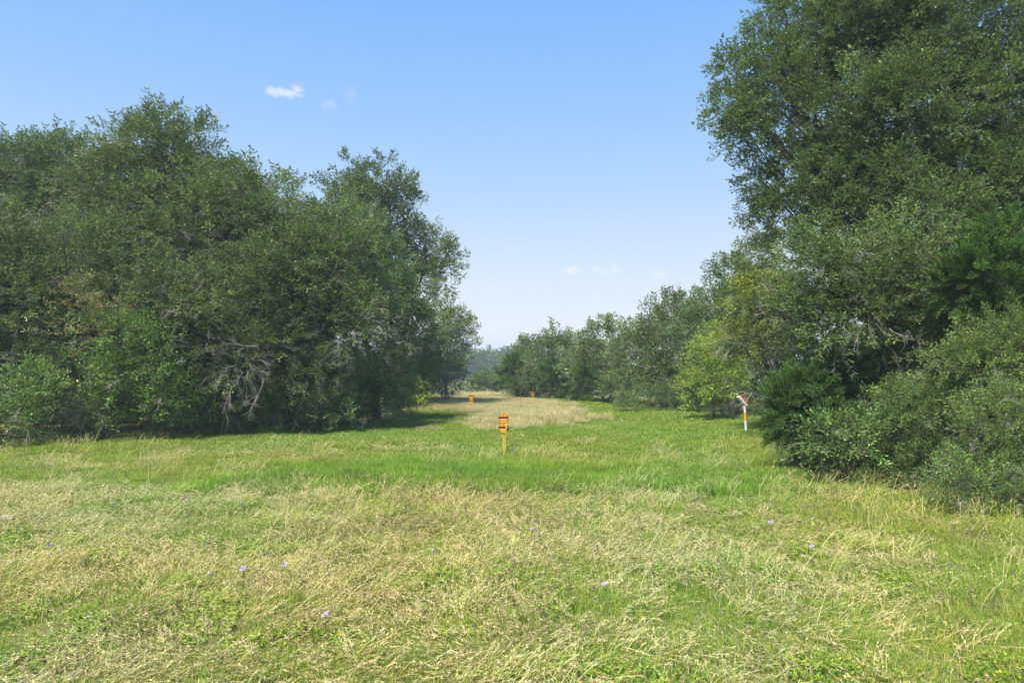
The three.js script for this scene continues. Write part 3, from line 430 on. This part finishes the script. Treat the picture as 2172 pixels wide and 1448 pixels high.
  ['cedar','cedar_tree',3.57,-55,[[0.0, 0.61, 0.0, 0.57, 0.91, 0.71], [0.0, 1.45, 0.0, 0.3, 0.53, 0.4]],'dark narrow cedar in the far row'],
  ['cedar','cedar_tree',5.5,-48,[[-0.06, 0.58, 0.0, 0.63, 0.86, 0.72], [-0.06, 1.37, 0.0, 0.33, 0.5, 0.4]],'dark cedar under the grey oak with the bent twigs'],
  ['cedar','cedar_tree',6.63,-15.9,[[0.0, 1.38, 0.0, 0.55, 0.6, 0.57], [-0.27, 1.71, 0.0, 0.31, 0.35, 0.33], [0.39, 1.77, 0.0, 0.46, 0.53, 0.49], [0.0, 1.99, 0.0, 0.24, 0.24, 0.24]],'bushy green cedar with feathery tips at the edge of the thicket'],
  ['cedar','cedar_tree',7.64,-16.3,[[0.0, 1.69, 0.0, 0.56, 0.68, 0.61], [0.28, 2.25, 0.0, 0.39, 0.45, 0.42]],'dark cedar crowded behind the bushy cedar'],
  ['cedar','cedar_tree',10.11,-14.3,[[0.0, 4.38, 0.0, 0.94, 0.69, 0.84], [-0.69, 4.18, 0.0, 0.49, 0.35, 0.43], [0.3, 5.27, 0.0, 0.59, 0.54, 0.57], [0.3, 3.49, 0.0, 0.69, 0.59, 0.65]],'dark feathery cedar growing up under the huge oak'],
  ['yaupon','shrub',12.62,-20,[[-0.55, 2.42, 0.0, 1.8, 1.52, 1.69], [1.39, 1.6, 0.0, 1.8, 1.66, 1.74], [-2.07, 2.15, 0.0, 1.52, 1.38, 1.46]],'wide leafy thicket deep under the huge oak'],
  ['yaupon','shrub',10.61,-46,[[0.0, 1.11, 0.0, 2.86, 1.27, 2.22], [3.81, 1.43, 0.0, 2.54, 1.59, 2.16], [-2.86, 0.95, 0.0, 1.91, 0.95, 1.52]],'wide leafy thicket growing behind the far row'],
  ['yaupon','shrub',4.72,-60,[[0.42, 0.63, 0.0, 2.49, 0.99, 1.89], [-2.9, 0.42, 0.0, 2.07, 0.91, 1.61]],'leafy thicket under the last oaks of the far row'],
  ['yaupon','shrub',9.03,-12.4,[[0.0, 1.5, 0.0, 0.9, 0.77, 0.85], [0.42, 0.56, 0.0, 0.69, 0.51, 0.62], [-0.52, 0.77, 0.0, 0.6, 0.51, 0.57]],'dense small leaved shrub at the thicket foot beneath the dark cedar'],
  ['yaupon','shrub',9.99,-13.6,[[-0.09, 2.84, 0.0, 1.03, 0.8, 0.94], [-0.94, 2.61, 0.0, 0.66, 0.56, 0.62], [0.75, 2.14, 0.0, 0.94, 1.13, 1.01]],'bright green tall shrub under the huge oak'],
  ['yaupon','shrub',8.79,-14.4,[[0.05, 1.51, 0.0, 1.04, 0.9, 0.98], [-0.2, 0.56, 0.0, 0.9, 0.6, 0.78], [-0.69, 0.31, 0.0, 0.5, 0.3, 0.42]],'dense shrub leaning over the grass in the middle of the thicket'],
  ['thicket','shrub',7.5,-15.0,[[-0.1, 1.25, 0.0, 0.78, 0.73, 0.76], [-0.67, 0.99, 0.0, 0.47, 0.41, 0.45], [0.52, 0.94, 0.0, 0.62, 0.47, 0.56]],'leafy shrub growing between the bushy cedar and the leaning shrub'],
  ['yaupon','shrub',8.82,-16.5,[[0.0, 1.79, 0.0, 0.97, 0.97, 0.97], [-0.29, 0.76, 0.0, 0.85, 0.63, 0.76]],'dense tall shrub behind the leafy shrub beside the cedars'],
  ['greyshrub','shrub',8.13,-17.6,[[-0.06, 0.21, 0.0, 0.75, 0.32, 0.58], [-0.67, 0.39, 0.0, 0.49, 0.27, 0.4], [0.79, -0.03, 0.0, 0.49, 0.27, 0.4]],'low silvery shrub lying on the grass below the cedars'],
  ['yaupon','shrub',8.33,-11.9,[[-0.33, 0.44, 0.0, 0.7, 0.3, 0.54], [0.41, 0.23, 0.0, 0.49, 0.26, 0.4]],'low small leaved shrub spilling onto the tall grass'],
  ['thicket','shrub',10.49,-26,[[0.18, 1.98, 0.0, 1.17, 1.26, 1.2], [-0.72, 1.08, 0.0, 0.65, 0.43, 0.56], [1.07, 1.98, 0.0, 1.08, 1.26, 1.15]],'green shrub behind the white post'],
  ['yaupon','shrub',11.13,-34,[[0.23, 0.82, 0.0, 1.17, 0.7, 0.99], [-1.41, 0.7, 0.0, 0.94, 0.52, 0.77]],'green undergrowth shrub below the lime green small tree'],
  ['yaupon','shrub',10.06,-40,[[-0.28, 0.63, 0.0, 1.38, 0.72, 1.12], [-1.94, 0.55, 0.0, 0.99, 0.55, 0.82]],'green undergrowth shrub below the flat topped grey oak'],
  ['yaupon','shrub',6.65,-39,[[0.0, 0.11, 0.0, 0.38, 0.13, 0.28]],'tiny dark shrub alone on the mown grass'],
  ['yaupon','shrub',7.58,-49,[[0.0, 0.47, 0.0, 1.49, 0.54, 1.11], [-2.37, 0.47, 0.0, 1.02, 0.47, 0.8]],'green undergrowth shrub below the far row'],
  ['oakgreen','shrub',-4.31,-88,[[-0.19, -1.07, 0.0, 1.58, 0.79, 1.26], [0.91, -1.19, 0.0, 1.22, 0.73, 1.02]],'pale rounded bush in the valley behind the dry grass'],
  ['oakgreen','shrub',-1.65,-92,[[0.0, -1.24, 0.0, 1.65, 0.83, 1.32], [-1.02, -1.49, 0.0, 1.14, 0.7, 0.97]],'grey rounded bush in the valley beside the pale bush'],
  ['far','woodland_tree',-29.75,-238,[[0.0, 0.32, 0.0, 4.93, 3.7, 4.44], [-2.96, -2.4, 0.0, 3.45, 3.45, 3.45], [2.96, -1.9, 0.0, 3.45, 3.7, 3.55], [0.0, -4.86, 0.0, 3.94, 2.96, 3.55]],'hazy blue green tree in the woodland across the valley','trees across the valley'],
  ['far','woodland_tree',-24.54,-252,[[0.0, -0.17, 0.0, 4.52, 3.39, 4.07], [-2.71, -2.66, 0.0, 3.17, 3.17, 3.17], [2.72, -2.21, 0.0, 3.17, 3.39, 3.26], [0.0, -4.92, 0.0, 3.62, 2.71, 3.26]],'hazy blue green tree in the woodland across the valley','trees across the valley'],
  ['far','woodland_tree',-19.1,-266,[[0.0, 1.05, 0.0, 5.14, 3.86, 4.63], [-3.09, -1.78, 0.0, 3.6, 3.6, 3.6], [3.08, -1.27, 0.0, 3.6, 3.86, 3.7], [0.0, -4.35, 0.0, 4.11, 3.09, 3.7]],'hazy blue green tree in the woodland across the valley','trees across the valley'],
  ['far','woodland_tree',-11.17,-245,[[0.0, 0.59, 0.0, 4.4, 3.3, 3.96], [-2.64, -1.83, 0.0, 3.08, 3.08, 3.08], [2.64, -1.39, 0.0, 3.08, 3.3, 3.17], [0.0, -4.03, 0.0, 3.52, 2.64, 3.17]],'hazy blue green tree in the woodland across the valley','trees across the valley'],
  ['far','woodland_tree',-6.08,-259,[[0.0, 2.34, 0.0, 4.29, 3.22, 3.86], [-2.58, -0.02, 0.0, 3.0, 3.0, 3.0], [2.57, 0.41, 0.0, 3.0, 3.22, 3.09], [0.0, -2.17, 0.0, 3.43, 2.58, 3.09]],'hazy blue green tree in the woodland across the valley','trees across the valley'],
  ['far','woodland_tree',-0.49,-238,[[0.0, 2.62, 0.0, 4.27, 3.21, 3.85], [-2.57, 0.27, 0.0, 2.99, 2.99, 2.99], [2.56, 0.69, 0.0, 2.99, 3.21, 3.08], [0.0, -1.87, 0.0, 3.42, 2.56, 3.08]],'hazy blue green tree in the woodland across the valley','trees across the valley'],
  ['far','woodland_tree',5.57,-252,[[0.0, 1.74, 0.0, 4.52, 3.39, 4.07], [-2.72, -0.75, 0.0, 3.17, 3.17, 3.17], [2.71, -0.29, 0.0, 3.17, 3.39, 3.26], [0.0, -3.01, 0.0, 3.62, 2.71, 3.26]],'hazy blue green tree in the woodland across the valley','trees across the valley'],
  ['far','woodland_tree',12.68,-266,[[0.0, 0.68, 0.0, 5.14, 3.86, 4.63], [-3.09, -2.15, 0.0, 3.6, 3.6, 3.6], [3.08, -1.64, 0.0, 3.6, 3.86, 3.7], [0.0, -4.72, 0.0, 4.11, 3.09, 3.7]],'hazy blue green tree in the woodland across the valley','trees across the valley'],
  ['far','woodland_tree',-34.85,-245,[[0.0, -0.85, 0.0, 4.74, 3.55, 4.26], [-2.85, -3.46, 0.0, 3.32, 3.32, 3.32], [2.84, -2.99, 0.0, 3.32, 3.55, 3.41], [0.0, -5.83, 0.0, 3.79, 2.84, 3.41]],'hazy blue green tree in the woodland across the valley','trees across the valley'],
  ['far','woodland_tree',18.6,-259,[[0.0, 0.82, 0.0, 5.37, 4.02, 4.83], [-3.22, -2.13, 0.0, 3.76, 3.76, 3.76], [3.22, -1.59, 0.0, 3.76, 4.02, 3.86], [0.0, -4.81, 0.0, 4.29, 3.22, 3.86]],'hazy blue green tree in the woodland across the valley','trees across the valley'],
];
for (const p of PLANTS) plant(p);
// ---------------------------------------------------------------- pipeline markers
const YEL = new THREE.MeshStandardMaterial({ name: 'yellow_paint', color: new THREE.Color().setRGB(0.47, 0.35, 0.02), roughness: 0.5 });
const CREAM = new THREE.MeshStandardMaterial({ name: 'faded_yellow_plastic', color: new THREE.Color().setRGB(0.52, 0.4, 0.14), roughness: 0.6 });
const RIM = new THREE.MeshStandardMaterial({ name: 'dark_rim', color: new THREE.Color().setRGB(0.16, 0.1, 0.012), roughness: 0.6 });
function faceTexture() { // flat print: red emblem, maroon band, lines of small print, two bolt holes
  const S = 256, c = document.createElement('canvas'); c.width = c.height = S; const q = c.getContext('2d'), r = rngOf(31);
  q.fillStyle = 'rgb(208,150,12)'; q.fillRect(0, 0, S, S);
  q.fillStyle = 'rgb(176,70,10)'; q.fillRect(118, 22, 20, 44); q.fillRect(106, 36, 44, 14);
  q.fillStyle = 'rgb(98,2,10)'; q.fillRect(0, 76, S, 58);
  q.fillStyle = 'rgb(226,180,120)'; q.fillRect(20, 136, 126, 12); q.fillRect(160, 136, 76, 12);
  q.fillStyle = 'rgb(206,158,50)'; for (let x = 50; x < 200; x += 12 + r() * 10) q.fillRect(x, 160, 6 + r() * 8, 12);
  q.fillStyle = 'rgb(196,120,8)'; q.fillRect(40, 186, 176, 10);
  q.fillStyle = 'rgb(24,12,6)'; q.fillRect(16, 156, 20, 28); q.fillRect(220, 156, 20, 28);
  const t = new THREE.CanvasTexture(c); t.colorSpace = THREE.SRGBColorSpace; return t;
}
const FACE = new THREE.MeshStandardMaterial({ name: 'marker_print', map: faceTexture(), roughness: 0.45 });
const discGeo = new THREE.CylinderGeometry(0.142, 0.142, 0.012, 36); discGeo.rotateX(Math.PI / 2);
const rimGeo = new THREE.TorusGeometry(0.145, 0.0075, 8, 40), faceGeo = new THREE.CircleGeometry(0.139, 36); faceGeo.translate(0, 0, 0.0085);
function marker(x, d, label, h, turn, rod) {
  const o = thing('pipeline_marker', label, 'marker sign', [x, ground(x, -d), -d], 'yellow pipeline markers along the ride');
  o.rotation.y = turn; o.rotation.z = 0.012;
  const sh = new THREE.Shape(); sh.moveTo(-0.03, 0); sh.lineTo(0.03, 0); sh.lineTo(0.03, h - 0.2); sh.lineTo(-0.03, h - 0.2); sh.closePath();
  const pg = new THREE.ExtrudeGeometry(sh, { depth: 0.012, bevelEnabled: true, bevelSize: 0.004, bevelThickness: 0.004, bevelSegments: 1 }); pg.translate(0, -0.15, -0.03);
  part('post', pg, YEL, o);
  for (const y of [h - 0.145, h - 0.435]) { const p = part('sign_disc', discGeo, YEL, o); p.position.y = y; part('rim', rimGeo, RIM, p); part('printed_face', faceGeo, FACE, p); }
  if (rod) { // slim test tube clipped in front of the post
    const g = new Geo(); g.tube([V(0.045, -0.1, 0.03), V(0.05, 0.3, 0.03), V(0.085, h - 0.44, 0.045)], [0.014, 0.013, 0.013], 10, [1, 1, 1]); part('test_rod', g.build(), CREAM, o);
    const cap = new THREE.LatheGeometry([[0, -0.075], [0.022, -0.072], [0.028, -0.05], [0.028, 0.055], [0.024, 0.07], [0, 0.076]].map(([a, b]) => new THREE.Vector2(a, b)), 18); const c = part('rod_cap', cap, CREAM, o); c.position.set(0.09, h - 0.38, 0.05); c.rotation.z = -0.03;
  }
  return o;
}
marker(-0.24, 20.3, 'yellow pipeline marker with two round maroon banded discs and a slim cream rod', 1.19, 0.02, true);
marker(-2.4, 40.3, 'yellow pipeline marker with two round discs standing in the dry grass', 1.08, 0.06, false);
marker(-7.75, 95, 'tiny yellow pipeline marker beyond the crest, against the pale valley', 1.3, 0.1, false);
marker(1.72, 56.5, 'small pipeline marker under the far row of grey oaks', 0.6, 0.35, false);

const WHITE = new THREE.MeshStandardMaterial({ name: 'white_plastic', color: new THREE.Color().setRGB(0.74, 0.74, 0.73), roughness: 0.55 });
const ORANGE = new THREE.MeshStandardMaterial({ name: 'rusty_orange', color: new THREE.Color().setRGB(0.36, 0.085, 0.014), roughness: 0.6 });
const RED = new THREE.MeshStandardMaterial({ name: 'red_bracket', color: new THREE.Color().setRGB(0.62, 0.07, 0.03), roughness: 0.5 });
function decalTexture() {
  const c = document.createElement('canvas'); c.width = 256; c.height = 256; const q = c.getContext('2d'), r = rngOf(8);
  q.fillStyle = 'rgb(240,170,16)'; q.fillRect(0, 0, 256, 256); q.fillStyle = 'rgb(120,66,8)';
  for (const x of [56, 184]) for (let y = 20; y < 230; y += 14 + r() * 12) { q.fillRect(x - 12, y, 22 + r() * 8, 7); q.fillRect(x - 14 + r() * 20, y - 6, 6, 14); }
  q.fillStyle = 'rgb(60,32,6)'; for (const x of [56, 184]) q.fillRect(x - 10, 120, 20, 22);
  const t = new THREE.CanvasTexture(c); t.colorSpace = THREE.SRGBColorSpace; return t;
}
function whitePost(name, x, d, label, h, detail) {
  const o = thing(name, label, 'marker post', [x, ground(x, -d), -d]);
  o.rotation.z = 0.045;
  const pipe = new THREE.CylinderGeometry(0.036, 0.042, h, 20); pipe.translate(0, h / 2 - 0.1, 0); part('post', pipe, WHITE, o);
  if (detail) {
    const dec = new THREE.CylinderGeometry(0.0405, 0.0415, 0.29, 20, 1, true); dec.translate(0, h * 0.52, 0); part('orange_decal', dec, new THREE.MeshStandardMaterial({ name: 'orange_decal', map: decalTexture(), roughness: 0.5 }), o);
  }
  const k = new THREE.LatheGeometry([[0, 0], [0.03, 0.005], [0.046, 0.05], [0.05, 0.12], [0.03, 0.15], [0, 0.155]].map(([a, b]) => new THREE.Vector2(a, b)), 16); const cl = part('clamp', k, RED, o); cl.position.y = h - 0.17;
  const head = new THREE.Group(); head.name = 'aerial_sign'; head.position.set(-0.06, h + 0.055, 0); head.rotation.set(0.0, 0.25, -0.86); o.add(head);
  const top = new THREE.Shape(); top.moveTo(-0.19, 0); top.quadraticCurveTo(-0.19, 0.09, -0.1, 0.115); top.lineTo(0.1, 0.115); top.quadraticCurveTo(0.19, 0.09, 0.19, 0); top.lineTo(-0.19, 0);
  const tg = new THREE.ExtrudeGeometry(top, { depth: 0.1, bevelEnabled: true, bevelSize: 0.006, bevelThickness: 0.006, bevelSegments: 2 }); tg.translate(0, 0.01, -0.05); part('hood', tg, ORANGE, head);
  const bar = new THREE.Shape(); bar.moveTo(-0.215, -0.05); bar.lineTo(0.215, -0.05); bar.lineTo(0.215, 0.012); bar.lineTo(-0.215, 0.012); bar.closePath();
  const bg = new THREE.ExtrudeGeometry(bar, { depth: 0.14, bevelEnabled: true, bevelSize: 0.004, bevelThickness: 0.004, bevelSegments: 1 }); bg.translate(0, -0.012, -0.07); part('white_number_plate', bg, WHITE, head);
  return o;
}
whitePost('marker_post', 8.28, 24.2, 'leaning white post with an orange decal and a tilted rust coloured hood', 1.07, true);
whitePost('marker_post', -1.3, 75, 'distant white post with a red top at the crest of the dry grass', 1.1, false);

// ---------------------------------------------------------------- dead branches, flowers, stone
function deadBranch(x, d, y, dir, len, label, seed, tone, thick = 0.02) {
  const o = thing('dead_branch', label, 'branch', [x, y, -d]); const G = new Geo(), r = rngOf(seed);
  const grow = (p, v, L, R, n) => {
    const pts = [p.clone()], q = p.clone(), w = v.clone(); for (let k = 0; k < 4; k++) { w.add(V(r() - 0.5, r() - 0.5, r() - 0.5).multiplyScalar(0.35)).normalize(); q.addScaledVector(w, L / 4); pts.push(q.clone()); }
    G.tube(pts, [R, R * 0.85, R * 0.7, R * 0.55, R * 0.35], 5, vary(r, tone, 0.1));
    if (n > 0) for (let k = 0; k < 4; k++) { const a = pts[1 + Math.floor(r() * 4)]; grow(a, w.clone().add(V(r() - 0.5, r() - 0.5, r() - 0.5).multiplyScalar(1.7)).normalize(), L * (0.4 + 0.25 * r()), R * 0.55, n - 1); }
  };
  grow(V(0, 0, 0), V(...dir).normalize(), len, thick, 3);
  part('bleached_wood', G.build(), M.bark, o); return o;
}
const BLEACH = [0.42, 0.39, 0.36];
deadBranch(9.6, 22.6, 1.35, [-0.8, 0.85, 0.1], 1.9, 'bleached dead branch slanting out above the bushy cedar', 61, BLEACH);
deadBranch(9.4, 22.8, 1.2, [-0.95, 0.35, 0.2], 1.5, 'bleached dead branch drooping towards the white post', 62, BLEACH);
deadBranch(-8.3, 22.8, 2.0, [-0.1, -0.9, 0.25], 1.1, 'grey dead branch hanging in front of the dark hollow', 63, [0.28, 0.26, 0.24], 0.012);
deadBranch(-9.2, 22.4, 1.8, [-0.2, -0.85, 0.2], 1.0, 'short brownish branch hanging under the low oak', 64, [0.22, 0.2, 0.18], 0.011);
deadBranch(-8.6, 22.9, 3.1, [-0.9, 0.15, 0.3], 0.9, 'thin bare branch sticking out of the low oak', 65, [0.27, 0.25, 0.23], 0.01);

const PETAL = new THREE.MeshPhysicalMaterial({ name: 'petal', vertexColors: true, roughness: 0.8, transmission: 0.3, thickness: 0, side: THREE.DoubleSide });
const petals = (() => {
  const G = new Geo(), lil = [0.42, 0.33, 0.72], deep = [0.2, 0.12, 0.5];
  for (let k = 0; k < 5; k++) {
    const a = (k / 5) * 6.283, P = (rad, h, f) => [Math.cos(a + f) * rad, h, Math.sin(a + f) * rad];
    const c0 = G.v(...P(0.004, -0.012, 0), deep), l = G.v(...P(0.022, 0.003, -0.52), lil), m = G.v(...P(0.021, 0.007, 0), lil), rr = G.v(...P(0.022, 0.003, 0.52), lil), t1 = G.v(...P(0.036, 0.006, -0.3), lil), t2 = G.v(...P(0.036, 0.006, 0.3), lil);
    G.t(c0, l, m); G.t(c0, m, rr); G.t(l, t1, m); G.t(m, t2, rr); G.t(m, t1, t2);
  }
  return G.build();
})();
const stemGeo = (() => { const G = new Geo(), c = [0.1, 0.16, 0.035]; G.tube([V(0, -0.02, 0), V(0.01, 0.12, 0.005), V(0, 0.25, 0)], [0.003, 0.0026, 0.002], 5, c); for (const [y, a] of [[0.08, 0.4], [0.13, 2.2], [0.18, 4.1]]) diamond(G, V(0, y, 0), V(Math.cos(a), 0.5, Math.sin(a)).normalize(), V(-Math.sin(a), 0, Math.cos(a)), 0.055, 0.018, c); return G.build(); })();
const spots = [[-6.05, 9.0], [-5.95, 8.85], [-4.0, 8.95], [-3.07, 7.85], [-3.38, 7.75], [-3.1, 8.72], [-4.43, 11.3], [-5.05, 10.7], [-6.95, 13.6], [-6.83, 11.75], [-2.67, 8.05], [-1.76, 6.5], [-0.99, 8.7], [0.33, 9.7], [0.29, 9.85], [1.0, 7.4], [3.77, 10], [4.38, 9.75], [3.93, 9.0], [2.5, 9.5], [5.12, 8.05], [5.15, 15.4]];
{
  const r = rngOf(44);
  spots.forEach(([x, d]) => {
    const o = thing('purple_wildflower', 'single lilac five petalled wildflower on a thin stem in the straw coloured grass', 'flower', [x, ground(x, -d), -d], 'lilac wildflowers dotted over the meadow');
    o.rotation.y = r() * 6; o.scale.setScalar(0.9 + r() * 0.3);
    part('stem', stemGeo, M.soft, o); const f = part('blossom', petals, PETAL, o); f.position.set(0, 0.255, 0); f.rotation.set(0.35 + r() * 0.4, r() * 6, 0);
  });
}
{
  const o = thing('field_stone', 'small pale pinkish stone lying in the grass', 'stone', [-8.15, ground(-8.15, -11.05), -11.05]);
  const g = new THREE.IcosahedronGeometry(0.085, 3), p = g.attributes.position; for (let i = 0; i < p.count; i++) { const v = V(p.getX(i), p.getY(i), p.getZ(i)), k = 1 + 0.18 * noise3(v.x * 12, v.y * 12, v.z * 12); p.setXYZ(i, v.x * k * 1.3, v.y * k * 0.6 + 0.12, v.z * k); } g.computeVertexNormals();
  part('stone', g, new THREE.MeshStandardMaterial({ name: 'pale_stone', color: new THREE.Color().setRGB(0.36, 0.29, 0.235), roughness: 0.95 }), o);
}

// fallen sticks and bare stems caught along the foot of the woods
{
  const r = rngOf(71), list = [];
  for (let i = 0; i < 900; i++) {
    const side = r() < 0.6, x = side ? -17 + r() * 11 : 6.5 + r() * 5.5, d = side ? 20.5 + r() * 8 : 11 + r() * 13;
    if (!inWood(x, d) || ![[1.1, 0], [-1.1, 0], [0, -1.1]].some(([u, v]) => !inWood(x + u, d + v))) continue;
    list.push([basis(V(x, ground(x, -d) + r() * 0.25, -d), V(r() - 0.5, 0.1 + r() * 0.9, r() - 0.5).normalize(), r() * 6.28, 1.0 + r() * 1.3, r), new THREE.Color().setScalar(0.4 + 0.35 * r())]);
  }
  copies('brushwood', bareGeos[1], M.bark, list, scene).userData = { kind: 'stuff', label: 'grey brown sticks and bare stems along the foot of the woods', category: 'brushwood' };
}
scene.fog = new THREE.FogExp2(new THREE.Color().setRGB(0.72, 0.83, 1.0), 0.0009);
renderer.render(scene, camera);
